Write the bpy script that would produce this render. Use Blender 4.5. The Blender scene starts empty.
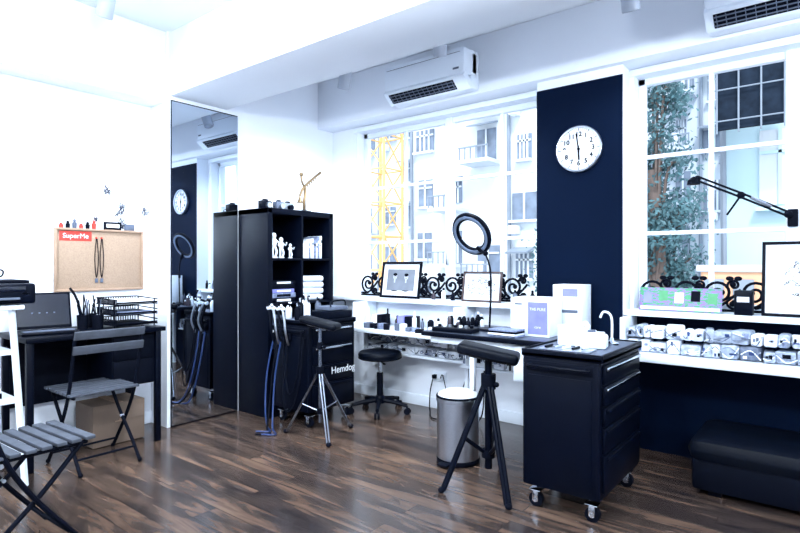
import bpy, bmesh, math, random
from mathutils import Vector, Matrix, Euler
R=random.Random(7)
D=bpy.data; C=bpy.context; S=C.scene
rad=math.radians

# ---------------------------------------------------------------- materials
MATS={}
def mat(name,col,rough=.5,metal=0,var=.06,scale=20,bump=0,emit=None,estr=0,coat=0,spec=.5):
    if name in MATS: return MATS[name]
    m=D.materials.new(name); m.use_nodes=True; nt=m.node_tree; b=nt.nodes['Principled BSDF']
    tc=nt.nodes.new('ShaderNodeTexCoord'); n=nt.nodes.new('ShaderNodeTexNoise'); n.inputs['Scale'].default_value=scale
    nt.links.new(tc.outputs['Object'],n.inputs['Vector'])
    mx=nt.nodes.new('ShaderNodeMix'); mx.data_type='RGBA'
    mx.inputs[6].default_value=(*[c*(1-var) for c in col],1); mx.inputs[7].default_value=(*[min(1,c*(1+var)) for c in col],1)
    nt.links.new(n.outputs['Fac'],mx.inputs[0]); nt.links.new(mx.outputs[2],b.inputs['Base Color'])
    b.inputs['Roughness'].default_value=rough; b.inputs['Metallic'].default_value=metal; b.inputs['Specular IOR Level'].default_value=spec
    if coat: b.inputs['Coat Weight'].default_value=coat
    if bump:
        bp=nt.nodes.new('ShaderNodeBump'); bp.inputs['Strength'].default_value=bump; bp.inputs['Distance'].default_value=.01
        nt.links.new(n.outputs['Fac'],bp.inputs['Height']); nt.links.new(bp.outputs['Normal'],b.inputs['Normal'])
    if emit:
        b.inputs['Emission Color'].default_value=(*emit,1); b.inputs['Emission Strength'].default_value=estr
    MATS[name]=m; return m
WALL=mat('wall_paint',(.82,.86,.93),.6,0,.02,3)
CEIL=mat('ceiling_paint',(.82,.86,.93),.7,0,.02,3)
NAVY=mat('navy_paint',(.0005,.0045,.018),.7,0,.1,6,spec=.05)
BLK=mat('black_lacquer',(.0008,.002,.007),.4,0,.2,10,spec=.08)
BLKM=mat('black_matte',(.001,.0022,.007),.7,0,.2,30,spec=.08)
VINYL=mat('black_vinyl',(.001,.0025,.007),.45,0,.2,60,.1,spec=.12)
STEEL=mat('brushed_steel',(.55,.59,.66),.28,1,.1,80)
CHROME=mat('chrome',(.70,.75,.82),.12,1,.03,10)
WHITE=mat('white_plastic',(.80,.86,.94),.4,0,.02,10)
FIX=mat('lamp_housing',(.42,.46,.54),.4,0,.02,10)
WHITEM=mat('white_fabric',(.76,.81,.9),.9,0,.1,60,.4)
GREY=mat('grey_rubber',(.10,.12,.17),.6,0,.1,50,spec=.25)
SLAT=mat('grey_wood_slat',(.058,.066,.085),.6,0,.4,18,spec=.2)
CARD=mat('cardboard',(.17,.12,.09),.85,0,.12,12)
CORK=mat('cork',(.34,.24,.17),.9,0,.25,120,.2)
BRASS=mat('brass',(.26,.18,.10),.4,1,.2,30)
RED=mat('red_sticker',(.62,.04,.025),.5)
BLUE=mat('blue_tube',(.008,.03,.12),.35)
PURP=mat('purple_print',(.20,.21,.58),.5,0,.3,14)
GREEN=mat('green_print',(.06,.30,.12),.5,0,.3,25)
ORNG=mat('peach_paint',(.60,.33,.20),.7,0,.15,1)
YEL=mat('crane_paint',(.78,.44,.16),.6)
TAN=mat('tan_wood',(.33,.22,.15),.6,0,.2,20)
PAPER=mat('paper',(.78,.82,.88),.8,0,.05,40)
BOOKC=mat('mixed_print',(.18,.22,.34),.6,0,.9,60)
SCREEN=mat('laptop_screen',(.003,.005,.014),.15,0,.2,4)
INK=mat('ink_line',(.03,.035,.06),.7)
GLASSB=mat('amber_bottle',(.04,.03,.04),.15)
FILM=mat('plastic_film',(.34,.39,.48),.22,0,.75,38,.8)
FILM2=mat('plastic_film_dark',(.14,.17,.24),.25,0,.8,30,.8)
PHOTO_BG=mat('photo_print_grey',(.16,.18,.22),.5,0,.5,8)
PHOTO_SKIN=mat('photo_print_light',(.42,.44,.48),.5,0,.2,30)

def ink_art(name,scale,thr=.5,width=.03,bg=(.8,.84,.9),fg=(.02,.02,.04),radial=.45,cx=.5):
    m=D.materials.new(name); m.use_nodes=True; nt=m.node_tree; b=nt.nodes['Principled BSDF']; L=nt.links.new
    tc=nt.nodes.new('ShaderNodeTexCoord'); n=nt.nodes.new('ShaderNodeTexNoise'); n.inputs['Scale'].default_value=scale; n.inputs['Detail'].default_value=4
    fl=nt.nodes.new('ShaderNodeVectorMath'); fl.operation='MULTIPLY'; fl.inputs[1].default_value=(1,0,1); L(tc.outputs['Generated'],fl.inputs[0])
    L(fl.outputs[0],n.inputs['Vector'])
    a=nt.nodes.new('ShaderNodeMath'); a.operation='SUBTRACT'; a.inputs[1].default_value=thr; L(n.outputs['Fac'],a.inputs[0])
    ab=nt.nodes.new('ShaderNodeMath'); ab.operation='ABSOLUTE'; L(a.outputs[0],ab.inputs[0])
    lt=nt.nodes.new('ShaderNodeMath'); lt.operation='LESS_THAN'; lt.inputs[1].default_value=width; L(ab.outputs[0],lt.inputs[0])
    ds=nt.nodes.new('ShaderNodeVectorMath'); ds.operation='DISTANCE'; ds.inputs[1].default_value=(cx,0,.5); L(fl.outputs[0],ds.inputs[0])
    l2=nt.nodes.new('ShaderNodeMath'); l2.operation='LESS_THAN'; l2.inputs[1].default_value=radial; L(ds.outputs['Value'],l2.inputs[0])
    mu=nt.nodes.new('ShaderNodeMath'); mu.operation='MULTIPLY'; L(lt.outputs[0],mu.inputs[0]); L(l2.outputs[0],mu.inputs[1])
    mx=nt.nodes.new('ShaderNodeMix'); mx.data_type='RGBA'; mx.inputs[6].default_value=(*bg,1); mx.inputs[7].default_value=(*fg,1)
    L(mu.outputs[0],mx.inputs[0]); L(mx.outputs[2],b.inputs['Base Color']); b.inputs['Roughness'].default_value=.5
    return m
ART2=ink_art('ink_sketch',5,.5,.018,(.74,.78,.84),(.03,.03,.05),.36); ART3=ink_art('ink_dragon',5,.5,.016,(.55,.58,.64),(.10,.10,.13),.47)
PRINT=ink_art('colour_cover',9,.5,.05,(.05,.30,.13),(.26,.14,.42),2)

def floor_mat():
    m=D.materials.new('wood_floor'); m.use_nodes=True; nt=m.node_tree; b=nt.nodes['Principled BSDF']; L=nt.links.new
    tc=nt.nodes.new('ShaderNodeTexCoord')
    br=nt.nodes.new('ShaderNodeTexBrick'); br.inputs['Scale'].default_value=1; br.inputs['Brick Width'].default_value=1.2; br.inputs['Row Height'].default_value=.13
    br.inputs['Mortar Size'].default_value=.002; br.offset=.37; br.inputs['Color1'].default_value=(0,0,0,1); br.inputs['Color2'].default_value=(1,1,1,1); br.inputs['Mortar'].default_value=(0,0,0,1)
    L(tc.outputs['Object'],br.inputs['Vector'])
    mp=nt.nodes.new('ShaderNodeMapping'); mp.inputs['Scale'].default_value=(1.0,6.5,1); L(tc.outputs['Object'],mp.inputs['Vector'])
    cmb=nt.nodes.new('ShaderNodeVectorMath'); cmb.operation='ADD'; L(mp.outputs[0],cmb.inputs[0])
    sc=nt.nodes.new('ShaderNodeVectorMath'); sc.operation='SCALE'; sc.inputs['Scale'].default_value=7; L(br.outputs['Color'],sc.inputs[0]); L(sc.outputs[0],cmb.inputs[1])
    n=nt.nodes.new('ShaderNodeTexNoise'); n.inputs['Scale'].default_value=1.7; n.inputs['Detail'].default_value=8; n.inputs['Roughness'].default_value=.58; n.inputs['Distortion'].default_value=.8
    L(cmb.outputs[0],n.inputs['Vector'])
    cr=nt.nodes.new('ShaderNodeValToRGB'); e=cr.color_ramp.elements
    e[0].position=.26; e[0].color=(.010,.009,.012,1); e[1].position=.84; e[1].color=(.22,.14,.095,1)
    q=e.new(.44); q.color=(.040,.028,.024,1); q=e.new(.60); q.color=(.105,.066,.048,1)
    ad=nt.nodes.new('ShaderNodeMath'); ad.operation='MULTIPLY_ADD'; ad.inputs[1].default_value=.12; L(br.outputs['Color'],ad.inputs[0])
    sb=nt.nodes.new('ShaderNodeMath'); sb.operation='SUBTRACT'; sb.inputs[1].default_value=.05; L(n.outputs['Fac'],sb.inputs[0]); L(sb.outputs[0],ad.inputs[2])
    L(ad.outputs[0],cr.inputs[0])
    mx=nt.nodes.new('ShaderNodeMix'); mx.data_type='RGBA'; mx.inputs[7].default_value=(.006,.005,.008,1); L(br.outputs['Fac'],mx.inputs[0]); L(cr.outputs[0],mx.inputs[6])
    L(mx.outputs[2],b.inputs['Base Color']); b.inputs['Roughness'].default_value=.2
    bp=nt.nodes.new('ShaderNodeBump'); bp.inputs['Strength'].default_value=.12; bp.inputs['Distance'].default_value=.004; L(n.outputs['Fac'],bp.inputs['Height']); L(bp.outputs[0],b.inputs['Normal'])
    return m
FLOOR=floor_mat()
def mirror_mat():
    m=D.materials.new('mirror_glass'); m.use_nodes=True; b=m.node_tree.nodes['Principled BSDF']
    b.inputs['Base Color'].default_value=(.74,.82,.90,1); b.inputs['Metallic'].default_value=1; b.inputs['Roughness'].default_value=.01
    return m
MIRROR=mirror_mat()

# ---------------------------------------------------------------- builder
class B:
    def __init__(s): s.bm=bmesh.new(); s.mats=[]; s.M=Matrix.Identity(4)
    def mi(s,m):
        if m not in s.mats: s.mats.append(m)
        return s.mats.index(m)
    def add(s,t,m,M=None):
        i=s.mi(m)
        for f in t.faces: f.material_index=i
        if M is not None: bmesh.ops.transform(t,matrix=M,verts=t.verts)
        bmesh.ops.transform(t,matrix=s.M,verts=t.verts)
        me=D.meshes.new('tmp'); t.to_mesh(me); t.free(); s.bm.from_mesh(me); D.meshes.remove(me)
    def box(s,c,sz,m,rot=(0,0,0),bev=.004,seg=2):
        t=bmesh.new(); bmesh.ops.create_cube(t,size=1,matrix=Matrix.Diagonal((*sz,1)))
        bev=min(bev,min(sz)*.45)
        if bev>.0004: bmesh.ops.bevel(t,geom=t.edges[:],offset=bev,segments=seg,affect='EDGES',profile=.5)
        s.add(t,m,Matrix.Translation(c)@Euler(rot).to_matrix().to_4x4())
    def b2(s,a,b,m,bev=.004):   # min/max corners
        s.box([(a[i]+b[i])/2 for i in range(3)],[abs(b[i]-a[i]) for i in range(3)],m,bev=bev)
    def cyl(s,a,b,r,m,r2=None,n=20):
        a=Vector(a);b=Vector(b);d=b-a; t=bmesh.new()
        bmesh.ops.create_cone(t,cap_ends=True,segments=n,radius1=r,radius2=r if r2 is None else r2,depth=d.length)
        s.add(t,m,Matrix.Translation((a+b)/2)@d.to_track_quat('Z','Y').to_matrix().to_4x4())
    def sph(s,c,r,m,sc=(1,1,1),n=16):
        t=bmesh.new(); bmesh.ops.create_uvsphere(t,u_segments=n,v_segments=max(6,n//2+2),radius=r)
        s.add(t,m,Matrix.Translation(c)@Matrix.Diagonal((*sc,1)))
    def lathe(s,c,prof,m,n=24,rot=(0,0,0)):
        t=bmesh.new(); rings=[]
        for r,z in prof:
            rings.append([t.verts.new((max(r,1e-4)*math.cos(2*math.pi*i/n),max(r,1e-4)*math.sin(2*math.pi*i/n),z)) for i in range(n)])
        for a,b in zip(rings,rings[1:]):
            for i in range(n): t.faces.new((a[i],a[(i+1)%n],b[(i+1)%n],b[i]))
        t.faces.new(rings[0][::-1]); t.faces.new(rings[-1])
        s.add(t,m,Matrix.Translation(c)@Euler(rot).to_matrix().to_4x4())
    def tube(s,pts,r,m,n=8,closed=False,radii=None):
        P=[Vector(p) for p in pts]; t=bmesh.new(); rings=[]; N=len(P)
        prev=None
        for i,p in enumerate(P):
            if closed: d=(P[(i+1)%N]-P[i-1])
            else: d=P[min(i+1,N-1)]-P[max(i-1,0)]
            d.normalize()
            if prev is None:
                up=Vector((0,0,1)) if abs(d.z)<.9 else Vector((1,0,0)); x=d.cross(up).normalized()
            else: x=(prev-d*prev.dot(d)).normalized()
            prev=x; y=d.cross(x); rr=radii[i] if radii else r
            rings.append([t.verts.new(p+(x*math.cos(2*math.pi*k/n)+y*math.sin(2*math.pi*k/n))*rr) for k in range(n)])
        pr=list(zip(rings,rings[1:]))+([(rings[-1],rings[0])] if closed else [])
        for a,b in pr:
            for k in range(n): t.faces.new((a[k],a[(k+1)%n],b[(k+1)%n],b[k]))
        if not closed: t.faces.new(rings[0][::-1]); t.faces.new(rings[-1])
        bmesh.ops.recalc_face_normals(t,faces=t.faces[:])
        s.add(t,m)
    def torus(s,c,R_,r,m,rot=(0,0,0),n=40,flat=1):
        M0=s.M; s.M=M0@Matrix.Translation(c)@Euler(rot).to_matrix().to_4x4()@Matrix.Diagonal((1,1,flat,1))
        s.tube([(R_*math.cos(2*math.pi*i/n),R_*math.sin(2*math.pi*i/n),0) for i in range(n)],r,m,10,True); s.M=M0
    def done(s,name,loc=(0,0,0),rz=0,parent=None):
        me=D.meshes.new(name); s.bm.to_mesh(me); s.bm.free()
        for m in s.mats: me.materials.append(m)
        for p in me.polygons: p.use_smooth=True
        me.set_sharp_from_angle(angle=rad(38))
        o=D.objects.new(name,me); S.collection.objects.link(o); o.location=loc; o.rotation_euler=(0,0,rz)
        if parent: o.parent=parent
        return o
def text(body,size,loc,rot,m,parent,name,ext=.001,align='CENTER'):
    c=D.curves.new(name,'FONT'); c.body=body; c.size=size; c.extrude=ext; c.align_x=align; c.align_y='CENTER'
    o=D.objects.new(name,c); S.collection.objects.link(o); c.materials.append(m); o.parent=parent
    o.location=loc; o.rotation_euler=rot; return o
def smooth(pts,k=4):
    P=[Vector(p) for p in pts]; out=[]
    Q=[P[0]]+P+[P[-1]]
    for i in range(1,len(Q)-2):
        for j in range(k):
            t=j/k; a,b,c,d=Q[i-1],Q[i],Q[i+1],Q[i+2]
            out.append(.5*((2*b)+(-a+c)*t+(2*a-5*b+4*c-d)*t*t+(-a+3*b-3*c+d)*t**3))
    out.append(P[-1]); return out

# ---------------------------------------------------------------- room shell
XL,XC,YW=-4.1,-3.86,3.8
XR,YB=3.4,-3.0; ZC=2.92
b=B(); b.b2((XL-.3,YB-.2,-.1),(XR+.2,YW+.25,0),FLOOR,0); b.done('floor')
b=B(); b.b2((XL-.3,YB-.2,ZC),(XR+.2,YW+.25,ZC+.12),CEIL,0); b.done('ceiling')
b=B(); b.b2((XL-.2,YB,0),(XL,2.1,ZC),WALL,0); b.b2((XL-.2,2.1,0),(XC,YW+.2,ZC),WALL,0); b.done('wall_left')
b=B(); b.b2((XR,YB,0),(XR+.2,YW+.2,ZC),WALL,0); b.done('wall_right')
b=B(); b.b2((XL-.2,YB-.2,0),(XR+.2,YB,ZC),WALL,0); b.done('wall_rear')
b=B()
b.b2((XC,YW,0),(-1.37,YW+.2,.875),WALL,0)
b.b2((-1.37,YW,0),(XR,YW+.2,.875),NAVY,0)
b.b2((XC,YW,2.445),(XR,YW+.2,ZC),WALL,0)
b.b2((XC,YW,.875),(-3.54,YW+.2,2.445),WALL,0)
b.b2((-1.733,YW,.875),(-1.05,YW+.2,2.445),WALL,0)
b.b2((1.0,YW,.875),(XR,YW+.2,2.445),WALL,0)
b.done('wall_window_side')
b=B(); b.b2((XC,3.6,2.488),(XR,YW,ZC),WALL,.004); b.done('trim_bulkhead')
b=B(); b.b2((-1.665,3.652,0),(-1.076,YW,2.488),WALL,.003); b.b2((-1.665,3.646,0),(-1.078,3.652,2.425),NAVY,0); b.done('trim_column')
b=B(); b.b2((XC,2.12,2.45),(XR,2.6,ZC),CEIL,.004); b.done('trim_beam')
b=B(); b.b2((XL,YB,2.40),(XL+.22,2.1,ZC),CEIL,.004); b.done('trim_left_soffit')
b=B(); b.b2((XC+.002,YW-.018,0),(-1.67,YW,.09),WHITE,.004); b.done('baseboard_window_side')
b=B(); b.b2((XL,-2.9,0),(XL+.015,2.1,.09),WHITE,.004); b.done('baseboard_left')
b=B(); b.b2((XC+.02,3.65,.877),(-1.667,4.02,.912),WHITE,.006); b.done('trim_window_sill_1')
b=B(); b.b2((-1.074,3.65,.877),(2.6,4.02,.912),WHITE,.006); b.done('trim_window_sill_2')
b=B(); b.b2((-3.32,3.4,.635),(-2.24,3.798,.67),WHITE,.005)
for x in (-3.3,-2.26): b.b2((x-.012,3.64,.455),(x+.012,3.79,.634),WHITE,.003); b.b2((x-.012,3.5,.672),(x+.012,3.79,.876),WHITE,.003)
b.b2((-3.32,3.63,.43),(-2.24,3.798,.453),WHITE,.003)
b.done('wall_shelf')
b=B(); b.b2((-1.07,3.38,.635),(2.6,3.798,.67),WHITE,.005)
for x in (-1.04,1.2,2.4): b.b2((x-.012,3.5,.672),(x+.012,3.79,.876),WHITE,.003)
for x in (1.1,2.5): b.b2((x-.02,3.42,0),(x+.02,3.46,.634),BLKM,.003)
b.done('wall_shelf')

def window(name,x0,x1,vs,posts,zs=(1.41,1.92)):
    b=B(); y0,y1=3.90,3.95; z0,z1=.912,2.445; fw=.045
    b.b2((x0,y0,z0),(x0+fw,y1,z1),WHITE); b.b2((x1-fw,y0,z0),(x1,y1,z1),WHITE)
    b.b2((x0,y0,z1-fw),(x1,y1,z1),WHITE); b.b2((x0,y0,z0),(x1,y1,z0+fw),WHITE)
    for x in posts: b.b2((x-.035,y0-.01,z0),(x+.035,y1,z1),WHITE)
    for x in vs: b.b2((x-.014,y0+.01,z0),(x+.014,y1-.01,z1),WHITE)
    for z in zs: b.b2((x0,y0+.012,z-.013),(x1,y1-.012,z+.013),WHITE)
    b.b2((x0-.03,YW-.02,z1-.005),(x1+.03,YW,z1+.03),WHITE)
    for x in posts: b.box((x,3.875,1.25),(.02,.03,.1),STEEL)
    return b.done(name)
window('window_1',-3.54,-1.733,(-3.05,-2.08),(-2.57,))
window('window_2',-1.05,1.0,(-.62,.42),(-.2,))

b=B(); b.b2((XC,2.125,.0),(XC+.012,2.70,2.42),BLKM,.002); b.b2((XC+.012,2.128,.012),(XC+.016,2.698,2.41),MIRROR,0)
b.done('wall_mirror')

# ---------------------------------------------------------------- air conditioners
def ac(x0,x1):
    b=B(); z0,z1=2.50,2.79; yb,yf=3.6,3.38; xm=(x0+x1)/2
    b.b2((x0,yf+.10,z0+.002),(x1,yb,z1),WHITE,.02)
    b.b2((x0,yf,z0+.085),(x1,yb-.02,z1-.004),WHITE,.03)
    b.box((xm,yf+.062,z0+.052),(x1-x0-.004,.13,.055),WHITE,rot=(rad(-38),0,0),bev=.008)
    n=Vector((0,-math.sin(rad(38)),-math.cos(rad(38)))); t=Vector((0,-math.cos(rad(38)),math.sin(rad(38))))
    c=Vector((xm-.03,yf+.062,z0+.052))+n*.0285
    b.box(c,(x1-x0-.15,.085,.004),BLKM,rot=(rad(-38),0,0),bev=.001)
    for k in(-1,0,1): b.box(c+n*.004+t*.026*k,(x1-x0-.15,.006,.008),GREY,rot=(rad(-38),0,0),bev=.001)
    for i in range(14): b.box(c+n*.003+Vector((-(x1-x0-.18)/2+i*(x1-x0-.18)/13,0,0)),(.004,.08,.006),GREY,rot=(rad(-38),0,0),bev=.0005)
    b.box((x1-.07,yf-.002,z0+.13),(.05,.004,.014),GREY,bev=.001)
    b.box((xm,yf-.0005,z1-.045),(x1-x0-.07,.003,.003),GREY,bev=.0005)
    return b.done('air_conditioner')
ac(-2.86,-2.10); ac(-.575,.19)

# ---------------------------------------------------------------- track lights
def spot(x,y,z,top,aim,power,size=120,name='spotlight_fixture'):
    p=Vector((x,y,z)); d=(Vector(aim)-p).normalized()
    b=B(); b.cyl((x,y,top),(x,y,top-.02),.045,FIX); b.cyl((x,y,top-.01),(x,y,z+.02),.010,FIX)
    b.lathe(p-d*.07,[(.02,0),(.04,.008),(.046,.03),(.046,.135),(.042,.14),(.038,.12),(.0,.118)],FIX,24,rot=d.to_track_quat('Z','Y').to_euler())
    o=b.done(name)
    l=D.lights.new('lamp','SPOT'); l.energy=power; l.spot_size=rad(size); l.spot_blend=.8; l.shadow_soft_size=.06; l.color=(.81,.905,1)
    lo=D.objects.new('lamp',l); S.collection.objects.link(lo); lo.location=p+d*.085; lo.rotation_euler=(-d).to_track_quat('Z','Y').to_euler(); lo.parent=o
    return o
b=B(); b.b2((-3.3,2.98,ZC-.02),(.4,3.02,ZC-.001),GREY,.003); b.done('lighting_track')
spot(-2.92,3.0,2.60,ZC-.021,(-3.6,3.2,.8),115)
spot(-2.05,3.0,2.65,ZC-.021,(-2.5,3.8,.9),100)
spot(-.85,3.0,2.60,ZC-.021,(-.9,3.8,.9),45)
spot(-3.40,1.47,2.74,ZC-.001,(-4.1,1.5,1.3),125,150)
spot(-3.10,.2,2.74,ZC-.001,(-4.1,.6,1.3),140,150)
spot(-1.6,1.2,2.75,ZC-.001,(-2.6,2.4,0),140)  # this spot and those below are unseen, added to light the room
spot(-.4,.2,2.75,ZC-.001,(-1.8,2.2,.4),90)
spot(-1.9,-.8,2.75,ZC-.001,(-2.9,1.6,1.2),130)
def fill_pendant(x,y,z,power):  # unseen pendants, added to brighten the ceiling and walls
    b=B(); b.cyl((x,y,ZC-.001),(x,y,ZC-.03),.05,WHITE); b.cyl((x,y,ZC-.02),(x,y,z+.12),.003,BLKM,n=8)
    b.lathe((x,y,z+.065),[(.018,0),(.022,.01),(.022,.05),(.008,.06)],WHITE,16); o=b.done('fill_pendant_lamp')
    l=D.lights.new('fill_bulb','POINT'); l.energy=power; l.shadow_soft_size=.055; l.color=(.81,.905,1)
    lo=D.objects.new('fill_bulb',l); S.collection.objects.link(lo); lo.location=(x,y,z); lo.parent=o
fill_pendant(-1.1,.75,2.25,130); fill_pendant(.9,.6,2.25,110); fill_pendant(-2.4,-.9,2.30,95); fill_pendant(1.6,2.4,2.15,140)

# ---------------------------------------------------------------- wall clock
b=B(); r=.155
b.M=Matrix.Rotation(rad(90),4,'X')
b.lathe((0,0,0),[(r-.01,0),(r,.004),(r,.03),(r-.006,.036),(r-.014,.034),(r-.016,.02),(0,.0195)],STEEL,48)
b.lathe((0,0,0),[(r-.016,.0195),(r-.016,.021),(0,.021)],PAPER,48)
for i in range(60):
    a=i*math.pi/30; L=.018 if i%5==0 else .008; w=.004 if i%5==0 else .0015
    b.box((math.sin(a)*(r-.025),math.cos(a)*(r-.025),.0225),(w,L,.002),BLKM,rot=(0,0,-a),bev=0)
def hand(ang,L,w,z):
    a=rad(ang); b.box((math.sin(a)*(L/2-.02),math.cos(a)*(L/2-.02),z),(w,L,.002),BLKM,rot=(0,0,-a),bev=0)
hand(-9,.125,.008,.0255); hand(177,.095,.011,.028); b.cyl((0,0,.02),(0,0,.031),.009,BLKM)
clock=b.done('wall_clock',(-1.355,3.645,1.976))
for i in range(1,13):
    a=i*math.pi/6; o=text(str(i),.044,(math.sin(a)*.097,-.0235,math.cos(a)*.097),(rad(90),0,0),BLKM,clock,'numeral_%d'%i,.001); o.data.offset=.0012

# ---------------------------------------------------------------- bookcase
BX0,BX1,BY0,BY1,BZ=-3.855,-3.47,2.711,3.42,1.65
b=B(); t=.045
b.b2((BX0,BY0,0),(BX1,BY0+t,BZ),BLK); b.b2((BX0,BY1-t,0),(BX1,BY1,BZ),BLK)
b.b2((BX0,BY0,BZ-t),(BX1,BY1,BZ),BLK); b.b2((BX0,BY0+t,.0),(BX1,BY1-t,.17),BLK)
b.b2((BX0,BY0+t,.1),(BX0+.008,BY1-t,BZ-t),mat('bookcase_back',(.03,.05,.11),.6))
ym=(BY0+BY1)/2; b.b2((BX0+.008,ym-.009,.17),(BX1-.002,ym+.009,BZ-t),BLK,.002)
zr=[.17+ (BZ-t-.17)/4*i for i in range(5)]
for z in zr[1:4]: b.b2((BX0+.008,BY0+t,z-.009),(BX1-.002,BY1-t,z+.009),BLK,.002)
b.done('bookcase')
def figurine(x,y,z,h,m=WHITE,name='figurine'):
    b=B(); k=h/.2
    b.cyl((0,0,0),(0,0,.012*k),.032*k,m)
    for s in(-1,1):
        b.tube(smooth([(0,.014*s*k,.01*k),(.012*k,.02*s*k,.05*k),(0,.012*s*k,.095*k)]),.01*k,m)
        b.tube(smooth([(0,.02*s*k,.145*k),(.015*k,.045*s*k,.125*k),(.04*k,.035*s*k,(.15 if s>0 else .10)*k)]),.007*k,m)
    b.lathe((0,0,.085*k),[(.018*k,0),(.022*k,.02*k),(.027*k,.05*k),(.02*k,.07*k),(.008*k,.075*k)],m,14)
    b.sph((0,0,.178*k),.022*k,m,(1,.9,1.15)); b.tube(smooth([(-.01*k,0,.2*k),(-.03*k,.01*k,.17*k),(-.03*k,.02*k,.12*k)]),.005*k,m)
    b.done(name,(x,y,z))
z3=zr[3]+.0095; z2=zr[2]+.0095; z1=zr[1]+.0095
figurine(-3.55,2.83,z3,.20); figurine(-3.58,2.93,z3,.17); figurine(-3.56,3.01,z3,.12)
def row_books(name,x,y0,y1,z,hmin,hmax,mats,dep=.2):
    b=B(); y=y0
    while y<y1-.012:
        w=R.uniform(.012,.032); w=min(w,y1-y); h=R.uniform(hmin,hmax); dd=R.uniform(dep*.85,dep)
        m=R.choice(mats); b.b2((x-dd,y+.0006,z),(x,y+w-.0006,z+h),m,.002)
        b.box((x+.0006,y+w/2,z+h*.75),(.001,w*.6,h*.12),R.choice([PAPER,BLKM]),bev=0); y+=w
    b.done(name)
row_books('books',-3.53,3.08,3.34,z3,.12,.2,[PAPER,WHITE,BOOKC,PAPER,WHITE])
b=B(); z=z2
for i in range(5):
    h=R.uniform(.03,.05); b.box((-3.62,2.90+R.uniform(-.01,.01),z+h/2),(.22,.24,h-.002),[BLK,BOOKC,PURP,BLK,BLKM][i],bev=.003)
    b.box((-3.508,2.90,z+h/2),(.003,.14,h*.5),[PAPER,BLKM][i%2],bev=0); z+=h
b.done('stacked_boxes')
def cloth(name,c,sx,sy,h,n=4,m=WHITEM):
    b=B()
    for i in range(n):
        hh=h/n; b.box((c[0]+R.uniform(-.01,.01),c[1]+R.uniform(-.008,.008),c[2]+hh*(i+.5)),(sx,sy,hh*.97),m,rot=(0,0,R.uniform(-.05,.05)),bev=hh*.42,seg=3)
    b.done(name)
cloth('folded_towels',(-3.63,3.22,z2),.24,.26,.21)
cloth('folded_towels',(-3.63,3.22,z1),.24,.26,.16,3)
row_books('books',-3.52,2.77,3.03,z1,.16,.28,[BLK,BLKM,BOOKC,GREY])
b=B(); 
for i,(x,y,w) in enumerate([(-3.62,2.80,.10),(-3.6,2.92,.08),(-3.62,3.03,.09)]):
    b.box((x,y,BZ+.036),(.06,w,.065),[BLK,GREY,STEEL][i],bev=.008); b.cyl((x+.03,y,BZ+.03),(x+.06,y,BZ+.03),.022,STEEL if i<2 else BLK)
    b.box((x,y,BZ+.075),(.03,w*.4,.016),BLK)
    b.tube(smooth([(x,y-w/2,BZ+.03),(x+.03,y-w/2-.02,BZ+.008),(x+.05,y,BZ+.006)]),.003,BLKM)
b.done('vintage_cameras')
b=B()
b.lathe((0,0,0),[(.06,0),(.06,.012),(.02,.02),(.01,.03)],BLK,20)
b.tube(smooth([(0,0,.02),(.01,-.01,.10),(0,.01,.17),(.0,.0,.23)]),.013,BRASS)
b.tube(smooth([(0,-.05,.14),(0,-.02,.20),(0,.02,.24),(0,.08,.29),(0,.19,.37)]),.011,BRASS)
b.tube(smooth([(0,0,.22),(.0,-.03,.27),(0,-.035,.32)]),.009,BRASS); b.sph((0,-.035,.325),.018,BRASS)
b.lathe((0,-.05,.14),[(.004,0),(.022,-.05),(.03,-.06)],BRASS,14); b.tube([(0,.19,.37),(0,.17,.345)],.005,BRASS)
for i in range(5): b.tube([(0,.03+i*.022,.25+i*.02),(.0,.045+i*.022,.22+i*.02)],.005,BRASS)
b.done('brass_sculpture',(-3.60,3.20,BZ+.001))

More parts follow.
